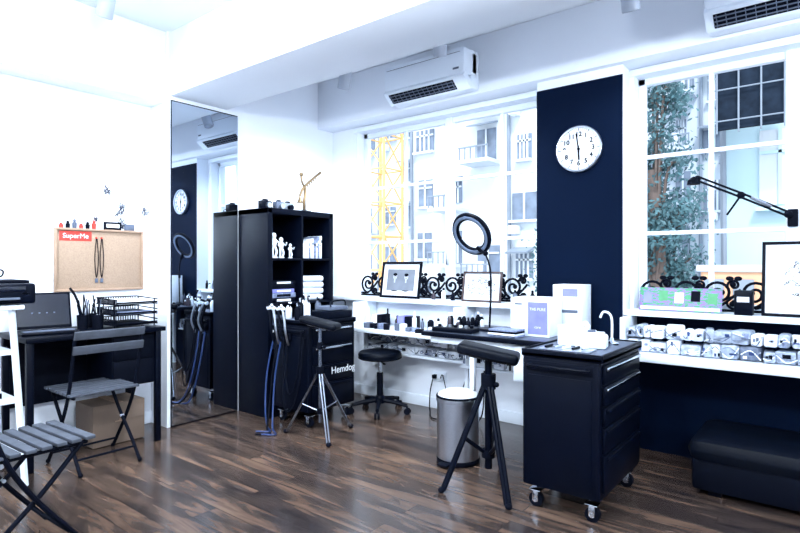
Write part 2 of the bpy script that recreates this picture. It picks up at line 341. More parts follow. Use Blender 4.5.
# ---------------------------------------------------------------- tool cabinets
def caster(b,x,y,r=.035,sw=0):
    b.box((x,y,2*r+.014),(.06,.06,.006),CHROME,bev=.002)
    for s in(-1,1): b.box((x,y+s*.02,r+.02),(.03,.003,r+.02),CHROME,bev=.001)
    b.cyl((x,y-.014,r),(x,y+.014,r),r,BLKM,n=24); b.cyl((x,y-.022,r),(x,y+.022,r),.012,CHROME)
def tool_cabinet(x0,x1,y0,y1,zt,nd=5):
    b=B(); zb=.115
    b.b2((x0,y0,zb),(x1-.012,y1,zt-.03),BLK,.006)
    b.b2((x0-.006,y0-.006,zt-.035),(x1+.004,y1+.006,zt-.008),BLK,.008)
    b.b2((x0+.015,y0+.015,zt-.012),(x1-.02,y1-.015,zt-.002),GREY,.004)
    for a,c in(((x0-.006,y0-.006),(x1+.004,y0+.008)),((x0-.006,y1-.008),(x1+.004,y1+.006)),((x0-.006,y0),(x0+.008,y1)),((x1-.01,y0),(x1+.004,y1))):
        b.b2((*a,zt-.03),(*c,zt+.004),BLK,.003)
    H=zt-.05-zb-.02; hs=[1,1,1,1.3,1.9][:nd]; tot=sum(hs); z=zt-.045
    for q,h in enumerate(hs):
        hh=H*h/tot
        b.b2((x1-.014,y0+.03,z-hh+.006),(x1+.002,y1-.03,z-.004),BLK,.004)
        b.b2((x1+.0,y0+.05,z-.028),(x1+.014,y1-.05,z-.012),CHROME if q<2 else BLK,.004)
        b.b2((x1+.0,y0+.05,z-.036),(x1+.004,y1-.05,z-.028),BLKM,.001)
        z-=hh
    b.b2((x0+.03,y0-.004,zb+.03),(x1-.05,y0+.004,zt-.12),BLK,.003)
    b.b2((x0+.02,y0-.004,zt-.10),(x1-.04,y0+.004,zt-.05),BLKM,.003)
    b.tube(smooth([(x0+.05,y0,zt-.07),(x0+.055,y0-.035,zt-.07),(x1-.075,y0-.035,zt-.07),(x1-.07,y0,zt-.07)],3),.007,BLK)
    for x in(x0+.05,x1-.06):
        for y in(y0+.05,y1-.05): caster(b,x,y)
    for x in(x0,x1-.012):
        for y in(y0,y1): b.box((x+(.01 if x==x0 else -.01),y+(.01 if y==y0 else -.01),(zb+zt)/2-.02),(.022,.022,zt-zb-.05),BLK,bev=.006)
    return b.done('tool_cabinet')
tool_cabinet(-1.226,-.835,2.525,3.15,.783)
cab=tool_cabinet(-3.41,-3.0,2.72,3.20,.783,4)
text('Hemdog',.075,(-2.985,3.05,.40),(rad(90),0,rad(90)),PAPER,cab,'lettering',.001)

zt=.782
b=B(); b.lathe((0,0,0),[(.05,0),(.056,.004),(.056,.10),(.05,.104),(.02,.104),(.02,.07),(0,.07)],WHITEM,28); b.done('paper_towel_roll',(-1.10,2.80,zt))
b=B(); b.box((0,0,.035),(.15,.11,.07),WHITE,bev=.014,seg=3); b.box((0,0,.074),(.12,.085,.012),WHITE,bev=.005); b.cyl((0,0,.078),(0,0,.09),.02,GREY)
b.done('wipes_dispenser',(-.97,2.77,zt),.2)
b=B(); b.box((0,0,.03),(.10,.16,.06),WHITE,bev=.008); b.tube(smooth([(-.02,0,.06),(0,.02,.1),(.02,.0,.08),(.01,-.03,.062)]),.012,WHITEM); b.done('tissue_box',(-1.08,2.97,zt),.1)
b=B(); b.lathe((0,0,0),[(.035,0),(.035,.012),(.012,.02),(.008,.04)],CHROME,20); b.tube(smooth([(0,0,.03),(0,0,.13),(-.015,0,.165),(-.045,0,.17),(-.06,0,.14)]),.006,WHITE); b.done('gooseneck_lamp',(-.92,2.93,zt))
b=B(); b.box((0,0,.004),(.25,.12,.006),STEEL,bev=.002)
for i in range(5): b.cyl((-.1+.045*i,-.03,.012),(-.09+.045*i,.04,.012),.006,[BLK,CHROME,WHITE][i%3])
b.done('instrument_tray',(-1.04,2.63,zt),.05)

b=B()
def bottle(b,x,y,z,h,r,m,cap=WHITE):
    b.lathe((x,y,z),[(r*.9,0),(r,h*.04),(r,h*.62),(r*.45,h*.78),(r*.4,h*.82)],m,16); b.lathe((x,y,z+h*.80),[(r*.5,0),(r*.5,h*.16),(r*.3,h*.2)],cap,12)
for i,(x,y) in enumerate([(-3.33,2.80),(-3.27,2.87),(-3.33,2.95),(-3.2,2.78),(-3.3,3.08),(-3.12,2.8)]):
    h=.13+.03*(i%3); bottle(b,x,y,.783,h,.025,[WHITE,BLK,WHITE,BLKM,GREY,WHITE][i],[BLKM,STEEL][i%2])
    b.tube([(x,y,.783+h*.95),(x+.05,y-.02,.783+h*.97)],.007,[WHITE,BLKM][i%2]); b.tube([(x+.02,y-.01,.783+h*.92),(x+.035,y-.02,.783+h*.72)],.005,BLKM)
b.done('spray_bottles')
b=B()
for i in range(4):
    x=-3.38+.055*i; 
    b.tube(smooth([(x,2.70,.60),(x+.01,2.665,.70),(x-.01,2.67,.79),(x-.04,2.68,.86)]),.009,STEEL if i%2 else BLKM); b.sph((x-.04,2.68,.87),.018,WHITE); b.tube([(x-.045,2.68,.88),(x-.01,2.64,.90)],.009,WHITE if i%2 else BLKM); b.box((x+.01,2.702,.66),(.03,.02,.05),BLKM)
for i,(px,q) in enumerate(((-3.38,.0),(-3.33,.04),(-3.29,.02))):
    b.tube(smooth([(px,2.69,.62),(px-.01,2.64+q*.3,.38),(px+.02,2.60,.14),(px+.08,2.57-q,.012),(px+.2,2.50-q,.01),(px+.12,2.44-q,.009)],8),.0065,[BLUE,BLKM,BLUE][i])
b.tube(smooth([(-3.22,2.69,.66),(-3.19,2.66,.34),(-3.13,2.65,.25),(-3.08,2.67,.40),(-3.06,2.69,.70)],8),.006,BLKM)
b.tube(smooth([(-3.26,2.69,.66),(-3.20,2.64,.20),(-3.12,2.64,.14),(-3.06,2.67,.35),(-3.04,2.69,.66)],8),.006,BLKM)
b.done('tattoo_machine_holder')
b=B(); b.box((0,0,.03),(.2,.26,.06),BLK,bev=.008); b.box((0,0,.08),(.16,.2,.03),GREY,bev=.006); b.tube(smooth([(.05,.1,.1),(.08,.05,.14),(.05,-.06,.13),(.09,-.1,.1)]),.006,BLKM)
b.done('power_supply',(-3.12,3.06,.783))

# ---------------------------------------------------------------- arm rest tripods
def armrest(name,c,feet,zp,padsize,padrot,metal,tilt=0,zc=.42,pole=.012,leg=.009,thick=.05):
    b=B(); cx,cy=c
    b.cyl((cx,cy,.10),(cx,cy,zp-.03),pole,metal); b.cyl((cx,cy,zc-.03),(cx,cy,zc+.05),pole*2,BLKM); b.cyl((cx,cy,.16),(cx,cy,.20),pole*1.8,BLKM)
    b.cyl((cx,cy,zp-.18),(cx,cy,zp-.13),pole*1.7,BLKM); b.tube([(cx,cy,zp-.155),(cx+.05,cy-.01,zp-.155)],.006,metal); b.sph((cx+.055,cy-.01,zp-.155),.014,BLKM)
    for fx,fy in feet:
        d=Vector((fx-cx,fy-cy,0)); u=d.normalized(); px=Vector((-u.y,u.x,0))*.009
        for s in(-1,1):
            b.tube([Vector((cx,cy,zc))+u*.02+px*s,Vector((fx,fy,.018))-u*.01+px*s],leg*.75,metal)
        b.tube([Vector((cx,cy,.18))+u*.015,Vector((cx,cy,0))+d*.52+Vector((0,0,.018+(zc-.018)*.48))],leg*.7,metal)
        b.sph((fx,fy,.016),.016,BLKM,(1.2,1.2,1)); 
    M0=b.M; b.M=Matrix.Translation((cx,cy,zp))@Euler((0,tilt,padrot),'XYZ').to_matrix().to_4x4()
    b.box((0,0,-.022),(padsize[0]*.6,padsize[1]*.5,.012),metal,bev=.003)
    b.box((0,0,-.02+thick/2),(padsize[0],padsize[1],thick),VINYL,bev=.022,seg=4)
    b.tube(smooth([(-padsize[0]/2+.02,-padsize[1]/2,0),(0,-padsize[1]/2-.004,-.005),(padsize[0]/2-.02,-padsize[1]/2,0)]),.003,BLKM)
    b.M=M0; return b.done(name)
GUN=mat('dark_chrome',(.25,.28,.34),.22,1,.05,10)
armrest('armrest_stand',(-2.83,2.66),[(-3.08,2.564),(-2.62,2.54),(-2.80,2.94)],.79,(.28,.14),rad(25),GUN,rad(12),.44)
armrest('armrest_stand',(-1.48,2.63),[(-1.63,2.40),(-1.26,2.44),(-1.56,2.93)],.715,(.33,.17),rad(22),BLK,rad(10),.56,.02,.016,.06)

# ---------------------------------------------------------------- round stool
b=B(); b.lathe((0,0,.43),[(.10,0),(.165,.004),(.175,.018),(.178,.045),(.168,.062),(.13,.07),(0,.072)],VINYL,40)
b.torus((0,0,.445),.174,.005,BLKM); b.cyl((0,0,.30),(0,0,.43),.014,CHROME); b.cyl((0,0,.12),(0,0,.32),.026,BLKM)
b.lathe((0,0,.075),[(.045,0),(.045,.04),(.03,.06)],BLK,20); b.tube([(0,0,.415),(.09,-.06,.41)],.005,BLKM); b.box((.1,-.067,.41),(.04,.02,.01),BLKM,rot=(0,0,-.6))
for i in range(5):
    a=i*2*math.pi/5+.3; ca,sa=math.cos(a),math.sin(a)
    b.tube([(ca*.03,sa*.03,.10),(ca*.15,sa*.15,.085),(ca*.235,sa*.235,.068)],.016,BLK,radii=[.022,.018,.014])
    b.cyl((ca*.235,sa*.235,.045),(ca*.235,sa*.235,.07),.008,BLKM)
    for s in(-1,1): b.cyl((ca*.24-sa*.006*s,sa*.24+ca*.006*s,.025),(ca*.24-sa*.02*s,sa*.24+ca*.02*s,.025),.025,BLKM)
b.done('rolling_stool',(-2.93,3.42,0))

# ---------------------------------------------------------------- trash can
b=B(); r=.132
b.lathe((0,0,0),[(r-.004,0),(r,.006),(r,.028),(r-.003,.032)],BLKM,40)
b.lathe((0,0,.03),[(r-.004,0),(r-.004,.345)],STEEL,40)
b.lathe((0,0,.372),[(r-.002,0),(r+.004,.004),(r+.004,.022),(r-.006,.03),(r-.012,.02),(r-.014,-.1),(0,-.1)],STEEL,40)
b.torus((0,0,.400),r-.004,.008,BLKM)
b.lathe((0,0,.404),[(r-.006,0),(r-.012,.010),(r*.6,.030),(r*.2,.036),(0,.036)],WHITE,40)
b.box((0,-r-.025,.02),(.07,.05,.012),BLKM)
b.done('trash_can',(-1.82,2.86,0))

# ---------------------------------------------------------------- work desk by the window
b=B(); dx0,dx1,dy0,dy1,dz=-2.22,-1.245,3.02,3.62,.75
b.b2((dx0,dy0,dz-.03),(dx1,dy1,dz),BLK,.004); b.b2((dx0+.01,dy0+.01,dz),(dx1-.01,dy1-.01,dz+.0015),mat('desk_laminate',(.05,.065,.10),.35,0,.2,30),0)
b.b2((dx0+.05,dy0+.04,dz-.075),(dx1-.05,dy0+.06,dz-.03),WHITE)
for x,y in((-1.86,3.10),(dx1-.05,3.10),(dx0+.03,3.57),(dx1-.05,3.57)):
    b.b2((x-.016,y-.016,0),(x+.016,y+.016,dz-.03),WHITE,.003)
b.b2((-1.55,3.06,.49),(-1.28,3.36,.72),WHITE,.004)
for i in range(2): b.b2((-1.54,3.052,.5+.11*i),(-1.29,3.062,.6+.11*i),WHITE,.003); b.b2((-1.45,3.04,.545+.11*i),(-1.38,3.052,.555+.11*i),STEEL,.002)
b.b2((dx0+.03,3.46,.44),(-1.58,3.60,.455),WHITE,.003)
b.done('work_desk')
zt=.753
b=B(); b.lathe((0,0,0),[(.075,0),(.08,.006),(.075,.014),(.015,.02)],BLK,28)
b.tube(smooth([(0,0,.015),(.01,0,.25),(.005,0,.42),(-.03,0,.52)]),.007,BLK); b.cyl((.004,0,.30),(.004,0,.34),.013,BLKM)
b.sph((-.03,0,.525),.018,BLKM)
M0=b.M; n=Vector((-.10,-.84,-.42)).normalized(); c=Vector((-.13,-.02,.66))
b.M=Matrix.Translation(c)@n.to_track_quat('Z','Y').to_matrix().to_4x4()
b.torus((0,0,0),.132,.028,BLK,flat=.7,n=56); b.torus((0,0,.016),.130,.012,mat('diffuser',(.12,.16,.24),.3),flat=.6,n=56)
b.M=M0; b.tube([(-.03,0,.525),(-.07,.005,.545)],.009,BLK)
b.cyl((-.06,-.005,.54),(-.09,-.02,.57),.012,BLKM)
b.done('ring_light',(-1.86,3.32,zt))
b=B(); b.box((0,0,.12),(.26,.20,.24),WHITE,bev=.003); b.box((.055,-.1008,.115),(.13,.001,.20),PURP,bev=0); b.box((-.075,-.1008,.20),(.05,.001,.01),GREY,bev=0)
b.box((0,0,.2402),(.25,.19,.001),PAPER,bev=0); o=b.done('carton',(-1.51,3.30,zt))
text('THE PURE',.024,(.055,-.102,.17),(rad(90),0,0),PAPER,o,'lettering',.0003)
text('care',.024,(.055,-.102,.06),(rad(90),0,0),PAPER,o,'lettering_small',.0003)
b=B(); b.box((0,0,.16),(.19,.17,.32),WHITE,bev=.003); b.box((.02,-.0855,.27),(.10,.001,.05),PURP,bev=0); b.box((0,-.0855,.15),(.14,.001,.02),GREY,bev=0); b.done('carton',(-1.355,3.505,zt))
b=B(); R.seed(3)
for i in range(16):
    x=-2.20+R.random()*.20; y=3.24+R.random()*.34; bottle(b,x,y,zt,R.uniform(.06,.12),.016,R.choice([BLK,BLKM,WHITE,GLASSB,BLK]),R.choice([BLKM,WHITE]))
b.done('ink_bottles')
b=B()
for i in range(6):
    x=-1.73+R.random()*.06; y=3.45+.025*i; bottle(b,x,y,zt,R.uniform(.08,.14),.016,R.choice([BLK,WHITE,GREY]),BLKM)
b.done('ink_bottles')
b=B(); b.box((0,0,.015),(.30,.12,.03),BLK,bev=.006)
for i in range(7): b.cyl((-.12+.04*i,0,.02),(-.12+.04*i,.0,.045),.013,[BLKM,WHITE,STEEL][i%3])
b.done('ink_cup_tray',(-2.0,3.11,zt),.08)
b=B()
for i in range(4): b.box((0,R.uniform(-.01,.01),.006+.012*i),(.19,.12,.011),[BOOKC,PAPER,BLKM,BOOKC][i],rot=(0,0,R.uniform(-.1,.1)),bev=.002)
b.done('notebooks',(-1.62,3.10,zt))

# ---------------------------------------------------------------- window-sill things
zs=.913
def scroll(b,cx,cz,r,sgn,y,start=0,turns=1.7,th=.0095):
    pts=[]; N=28
    for i in range(N+1):
        t=i/N; a=start+sgn*t*turns*2*math.pi; rr=r*(1-t*.80); pts.append((cx+rr*math.cos(a),y,cz+rr*math.sin(a)))
    b.tube(pts,th,BLKM,6); b.sph(pts[-1],.018,BLKM,n=8)
def ironwork(x0,x1,y):
    b=B(); x=x0; i=0
    while x<x1-.12:
        scroll(b,x+.085,zs+.115,.085,1 if i%2 else -1,y,math.pi*1.5)
        scroll(b,x+.165,zs+.055,.042,-1 if i%2 else 1,y,math.pi*.5,1.3,.008)
        scroll(b,x+.165,zs+.165,.036,1 if i%2 else -1,y,math.pi*1.2,1.2,.008)
        b.tube(smooth([(x+.0,y,zs+.03),(x+.085,y,zs+.035),(x+.165,y,zs+.10),(x+.20,y,zs+.14)]),.009,BLKM,6)
        for k in(-1,1): b.sph((x+.165+k*.022,y,zs+.205),.018,BLKM,(1.2,.4,.8),8)
        x+=.185; i+=1
    b.tube([(x0-.0,y,zs+.012),(x1,y,zs+.012)],.009,BLKM,6)
    b.done('wrought_iron_scrollwork')
ironwork(-3.50,-1.76,3.82); ironwork(-1.02,-.30,3.82)
def frame(x0,x1,y,h,art,wood=BLK,fw=.018,matw=.0,lean=rad(-9),name='picture_frame'):
    w=x1-x0; b=B(); M=Matrix.Translation(((x0+x1)/2,y,zs+.002))@Euler((lean,0,0)).to_matrix().to_4x4(); b.M=M
    for s in(-1,1): b.box((s*(w/2-fw/2),0,h/2),(fw,.02,h),wood,bev=.003); b.box((0,0,h/2+s*(h/2-fw/2)),(w,.02,fw),wood,bev=.003)
    b.box((0,.004,h/2),(w-fw,.006,h-fw),PAPER,bev=0); o=b.done(name)
    c=B(); aw,ah=w-2*fw-2*matw,h-2*fw-2*matw
    if art is None:   # double portrait photograph
        c.box((0,0,0),(aw,.002,ah),PHOTO_BG,bev=0)
        for sx,k in((-.21,1.0),(.2,.93)):
            cx=sx*aw
            c.sph((cx,0,-ah*.36*1),.5*aw*.40,BLKM,(1,.012,.85*ah/aw*1.1)); 
            c.sph((cx,-.0012,ah*.16*k),ah*.15,PHOTO_SKIN,(.78,.008,1)); c.sph((cx,-.0014,ah*.25*k),ah*.115,BLKM,(1.05,.008,.62))
            c.box((cx,-.003,-ah*.06),(aw*.05,.001,ah*.16),PHOTO_SKIN,bev=0)
            for e in(-1,1): c.box((cx+e*ah*.05,-.003,ah*.16*k),(ah*.05,.001,ah*.02),BLKM,bev=0)
            c.box((cx,-.003,ah*.08*k),(ah*.07,.001,ah*.02),BLKM,bev=0)
    else: c.box((0,0,0),(aw,.002,ah),art,bev=0)
    p=c.done('artwork'); p.matrix_world=M@Matrix.Translation((0,-.001,h/2)); p.parent=o
frame(-3.17,-2.74,3.70,.315,None,BLK,.02,.045); frame(-2.32,-1.98,3.70,.235,ART3,mat('walnut',(.06,.035,.035),.4),.014,.02); frame(-.335,.02,3.68,.42,ART2,BLK,.016,.05)
b=B(); b.M=Matrix.Translation((-.76,3.69,zs+.001))@Euler((rad(-14),0,0)).to_matrix().to_4x4(); b.box((0,0,.075),(.46,.008,.145),PRINT,bev=.001)
for i in range(5): b.box((-.18+.09*i,-.005,.085+.012*(i%2)),(.05,.002,.065),[PURP,GREEN,PAPER,BLKM,GREEN][i],bev=0)
b.box((0,-.006,.018),(.44,.002,.02),PAPER,bev=0); b.done('printed_banner')
b=B(); b.box((-.42,3.70,zs+.07),(.09,.08,.14),BLK,bev=.005); b.box((-.42,3.657,zs+.09),(.06,.002,.03),PAPER,bev=0); b.done('black_carton')
b=B()
for i,x in enumerate((-2.62,-2.52,-2.43,-1.88,-1.80,-1.74)): bottle(b,x,3.74,zs,.07+.03*(i%2),.018,[GLASSB,WHITE,BLK,GREY,WHITE,BLK][i],BLKM)
b.done('skincare_bottles')
def packs(x0,x1,y,z,hmax,seed,rows=2):
    q=random.Random(seed); b=B()
    for k in range(rows):
        x=x0; h=hmax/rows; 
        while x<x1-.03:
            w=min(q.uniform(.035,.11),x1-x); hh=h*q.uniform(.7,1.0); m=q.choice([FILM,WHITEM,FILM,FILM2,FILM,PAPER,WHITEM])
            b.box((x+w/2,y+q.uniform(-.015,.015),z+k*h+hh/2+.001),(w*.96,.13,hh*.97),m,rot=(0,0,q.uniform(-.2,.2)),bev=.012,seg=2)
            for j in range(q.randint(1,3)):
                fx=x+w*q.uniform(.2,.8); b.box((fx,y-.08,z+k*h+hh*q.uniform(.25,.75)),(w*q.uniform(.15,.4),.006,hh*q.uniform(.1,.4)),q.choice([GREY,BOOKC,BLKM,PAPER,BLUE]),bev=.001)
            for j in range(2): b.tube(smooth([(x+.005,y-.074,z+k*h+hh*q.uniform(.1,.9)),(x+w*.5,y-.082,z+k*h+hh*q.uniform(.1,.9)),(x+w*.95,y-.074,z+k*h+hh*q.uniform(.1,.9))]),.003,q.choice([WHITE,FILM2]),5)
            x+=w
    b.done('wrapped_supply_packs')
packs(-1.02,1.15,3.60,.671,.17,11); packs(-3.27,-2.29,3.715,.454,.16,12,2); packs(-2.16,-1.62,3.53,.456,.14,13,1)
b=B(); R.seed(9); x=-3.25
while x<-2.35:
    w=R.uniform(.04,.09); k=R.random()
    if k<.45: bottle(b,x+w/2,3.64+R.uniform(-.05,.04),.671,R.uniform(.09,.17),w*.3,R.choice([WHITE,BLK,GLASSB,GREY,BLKM]),R.choice([BLKM,WHITE]))
    else: b.box((x+w/2,3.66,.671+.05),(w*.9,.12,.1),R.choice([PAPER,BLK,BOOKC,PURP,WHITE,BLKM]),bev=.003)
    x+=w
b.done('supply_bottles')
b=B(); R.seed(5)
for i in range(15):
    x=-3.1+i*.055; h=R.uniform(.02,.06); b.box((x,3.46+R.uniform(-.02,.02),.671+h/2),(R.uniform(.03,.06),R.uniform(.04,.08),h),R.choice([BLK,PAPER,BLKM,BOOKC,BLK,GREY]),rot=(0,0,R.uniform(-.6,.6)),bev=.004)
b.done('desk_supplies')
b=B(); y=3.85
b.box((-.20,3.872,1.47),(.05,.035,.10),BLKM); b.sph((-.22,y,1.49),.022,BLKM)
for dz_ in(-.012,.014):
    b.tube([(-.22,y,1.49+dz_),(-.45,y-.02,1.615+dz_)],.0065,BLKM,8); b.tube([(-.45,y-.02,1.615+dz_),(-.68,y-.03,1.735+dz_)],.0065,BLKM,8)
b.sph((-.45,y-.02,1.615),.022,BLKM); b.sph((-.68,y-.03,1.735),.02,BLKM)
b.tube([(-.30,y-.005,1.54),(-.40,y-.012,1.60)],.011,STEEL,8)
b.tube([(-.45,y-.02,1.615),(-.52,y-.04,1.50)],.006,BLKM,8)
b.lathe((-.70,y-.035,1.70),[(.038,0),(.034,.025),(.012,.045),(.0,.05)],BLKM,20)
b.done('articulated_lamp_arm')

# ---------------------------------------------------------------- outlet and cables
b=B(); b.box((0,0,0),(.15,.008,.086),WHITE,bev=.004); 
for s in(-1,1):
    b.box((s*.036,-.005,.0),(.03,.003,.03),GREY,bev=.001); b.box((s*.036,-.02,-.003),(.034,.03,.03),BLKM if s<0 else WHITE,bev=.004)
b.done('wall_socket',(-2.60,3.795,.27))
b=B(); b.tube(smooth([(-2.636,3.76,.265),(-2.64,3.72,.15),(-2.60,3.66,.012),(-2.45,3.5,.008),(-2.3,3.6,.008),(-2.2,3.5,.008),(-2.1,3.62,.05),(-2.12,3.7,.35),(-2.1,3.66,.62)],8),.005,BLKM)
b.tube(smooth([(-2.564,3.76,.265),(-2.50,3.70,.30),(-2.42,3.68,.12),(-2.30,3.66,.2),(-2.2,3.66,.55)],8),.004,BLKM)
b.done('power_cable')

# low black lounge under the right-hand counter
b=B(); b.b2((-.60,3.20,.03),(1.0,3.70,.20),BLKM,.02)
b.b2((-.62,3.18,.17),(1.02,3.72,.30),VINYL,.06)
for x in(-.5,.9): b.b2((x-.03,3.24,0),(x+.03,3.30,.035),BLKM,.003)
b.done('padded_bench')

# ---------------------------------------------------------------- left wall desk
LZ=.78
b=B(); b.b2((-4.085,1.12,LZ-.03),(-3.60,1.95,LZ),BLK,.004)
for x,y in((-4.05,1.15),(-3.64,1.15),(-4.05,1.91),(-3.64,1.91)): b.b2((x-.018,y-.018,0),(x+.018,y+.018,LZ-.03),BLK,.003)
b.b2((-4.07,1.14,.30),(-4.05,1.93,LZ-.04),BLKM,.002); b.b2((-4.05,1.62,.40),(-3.66,1.91,LZ-.04),BLK,.005)
for i in range(2): b.b2((-3.662,1.625,.41+.165*i),(-3.65,1.905,.57+.165*i),BLKM,.003)
b.done('writing_desk')
b=B()
b.box((0,0,.009),(.23,.31,.016),BLK,bev=.006); b.box((.02,0,.0175),(.10,.27,.001),GREY,bev=0)
M=Matrix.Translation((-.115,0,.018))@Euler((0,rad(-14),0)).to_matrix().to_4x4(); b.M=M
b.box((0,0,.115),(.007,.31,.23),BLK,bev=.004); b.box((.0042,0,.118),(.001,.285,.20),SCREEN,bev=0)
for i in range(4): b.box((.0050,-.06+.04*i,.10),(.0006,.010,.008),GREY,bev=0)
b.M=Matrix.Identity(4); b.done('laptop',(-3.80,1.30,LZ+.001),rad(-8))
b=B()
for k in range(3):
    z=LZ+.02+.068*k
    for y in(1.66,1.93): b.tube([(-3.98,y,z),(-3.68,y,z)],.005,BLKM,6); b.tube([(-3.98,y,z+.04),(-3.68,y,z+.03)],.004,BLKM,6)
    b.tube([(-3.98,1.66,z+.04),(-3.98,1.93,z+.04)],.004,BLKM,6); b.tube([(-3.68,1.66,z+.012),(-3.68,1.93,z+.012)],.006,BLKM,6)
    b.b2((-3.98,1.66,z-.003),(-3.68,1.93,z),BLKM,.001)
    for i in range(16): b.tube([(-3.98,1.67+.0168*i,z+.001),(-3.98,1.67+.0168*i,z+.04)],.0035,BLKM,5)
    for i in range(16): b.tube([(-3.97+.0185*i,1.66,z+.001),(-3.97+.0185*i,1.66,z+.037)],.0035,BLKM,5)
    b.b2((-3.95,1.69,z+.001),(-3.69,1.90,z+.012+.008*k),[BLKM,BOOKC,PAPER][k],.002)
for y in(1.66,1.93):
    for x in(-3.95,-3.72): b.tube([(x,y,LZ+.001),(x,y,LZ+.19)],.005,BLKM,6)
b.done('document_tray')
b=B()
for i,(x,y) in enumerate([(-3.88,1.53),(-3.80,1.59),(-3.95,1.60)]):
    b.lathe((x,y,LZ+.001),[(.032,0),(.035,.09),(.031,.09),(.029,.01),(0,.01)],BLKM,20)
    for k in range(5):
        a=k*1.3+i; b.tube([(x,y,LZ+.01),(x+.035*math.cos(a),y+.035*math.sin(a),LZ+.16+.03*(k%3))],.004,[BLK,GREY,BLKM,BLK,BLK][k],6)
b.tube(smooth([(-3.90,1.54,LZ+.05),(-3.9,1.50,LZ+.2),(-3.9,1.46,LZ+.27)]),.008,BLKM,6)
b.done('pen_cups')
b=B(); y0,y1,z0,z1=1.445,2.02,1.03,1.44; x=XL
b.b2((x,y0,z0),(x+.012,y1,z1),CORK,.001)
for a,c in(((y0-.012,z0-.012),(y1+.012,z0+.004)),((y0-.012,z1-.004),(y1+.012,z1+.012)),((y0-.012,z0),(y0+.004,z1)),((y1-.004,z0),(y1+.012,z1))):
    b.b2((x,a[0],a[1]),(x+.026,c[0],c[1]),TAN,.003)
b.b2((x+.012,y0+.02,z1-.075),(x+.0135,y0+.225,z1-.008),RED,0)
for i,yy in enumerate((1.70,1.735)):
    b.tube(smooth([(x+.016,yy,z1-.05),(x+.02,yy-.012,z1-.2),(x+.02,yy,z1-.33),(x+.02,yy+.012,z1-.2),(x+.016,yy+.004,z1-.05)]),.003,BLKM,6)
    b.sph((x+.016,yy,z1-.05),.008,RED,n=8); b.box((x+.018,yy,z1-.35),(.004,.02,.03),GREY,bev=.001)
o=b.done('cork_board'); text('SuperMe',.046,(x+.0145,y0+.122,z1-.042),(rad(90),0,rad(90)),PAPER,o,'lettering',.0004)
b=B(); 
for i in range(6):
    y=1.475+.042*i; h=.035+.014*(i%3); b.lathe((x+.014,y,z1+.012),[(.012,0),(.014,h*.6),(.006,h*.65),(.012,h*.8),(.002,h)],[RED,BLK,GREY,RED,BLKM,RED][i],10)
b.box((x+.016,1.81,z1+.04),(.016,.12,.055),BLKM,bev=.003); b.box((x+.0245,1.81,z1+.04),(.001,.09,.025),PAPER,bev=0)
b.box((x+.016,1.93,z1+.035),(.016,.07,.045),GREY,bev=.003)
b.done('toy_figures')
def sketch(y,z,s,seed,xx=XL):
    b=B(); q=random.Random(seed)
    for k in range(5):
        pts=[(xx+.0015,y+q.uniform(-s,s)*.4,z+q.uniform(-s,s)*.5) for _ in range(4)]; b.tube(smooth(pts,6),.0022,INK,5)
    b.torus((xx+.0015,y,z+s*.35),s*.18,.002,INK,rot=(0,rad(90),0),n=18)
    b.done('wall_drawing')
sketch(1.78,1.74,.07,1); sketch(1.87,1.60,.10,2); sketch(1.88,1.50,.08,3); sketch(1.70,1.52,.04,4); sketch(2.06,1.60,.07,8)
b=B(); b.box((0,0,.14),(.27,.34,.27),CARD,bev=.003); b.box((0,0,.277),(.27,.05,.003),TAN,bev=0); b.box((.001,0,.16),(.272,.06,.02),TAN,bev=0)
for s in(-1,1): b.box((.136,s*.085,.215),(.003,.16,.11),CARD,rot=(0,rad(-6),0),bev=0)
b.done('cardboard_box',(-3.91,1.72,.0))

# ---------------------------------------------------------------- folding chairs
def chair(loc,rz):
    b=B(); w=.19
    for s in(-1,1):
        y=s*w
        b.tube(smooth([(-.20,y,.83),(-.17,y,.70),(-.10,y,.45),(.02,y,.24),(.20,y,.01)],5),.0105,BLKM,8)
        y2=s*(w-.022)
        b.tube(smooth([(.20,y2,.435),(.05,y2,.27),(-.10,y2,.13),(-.21,y2,.01)],5),.0105,BLKM,8)
        b.tube([(-.12,y2,.432),(.22,y2,.432)],.009,BLKM,8); b.cyl((.02,y-.012*s,.245),(.02,y2-.012*s,.245),.008,STEEL,n=10)
        b.sph((.20,y,.014),.014,BLKM,n=8); b.sph((-.21,y2,.014),.014,BLKM,n=8)
    b.tube([(.14,-w,.075),(.14,w,.075)],.007,BLKM,8); b.tube([(-.15,-w+.02,.085),(-.15,w-.02,.085)],.007,BLKM,8)
    for i in range(7):
        b.box((-.12+.057*i,0,.452),(.041,.40,.016),SLAT,bev=.004)
    b.box((-.205,0,.80),(.014,.40,.05),SLAT,rot=(0,rad(-14),0),bev=.004); b.box((-.188,0,.715),(.014,.40,.05),SLAT,rot=(0,rad(-14),0),bev=.004)
    return b.done('folding_chair',loc,rz)
chair((-3.54,1.47,0),rad(180))
chair((-2.72,.80,0),rad(93))

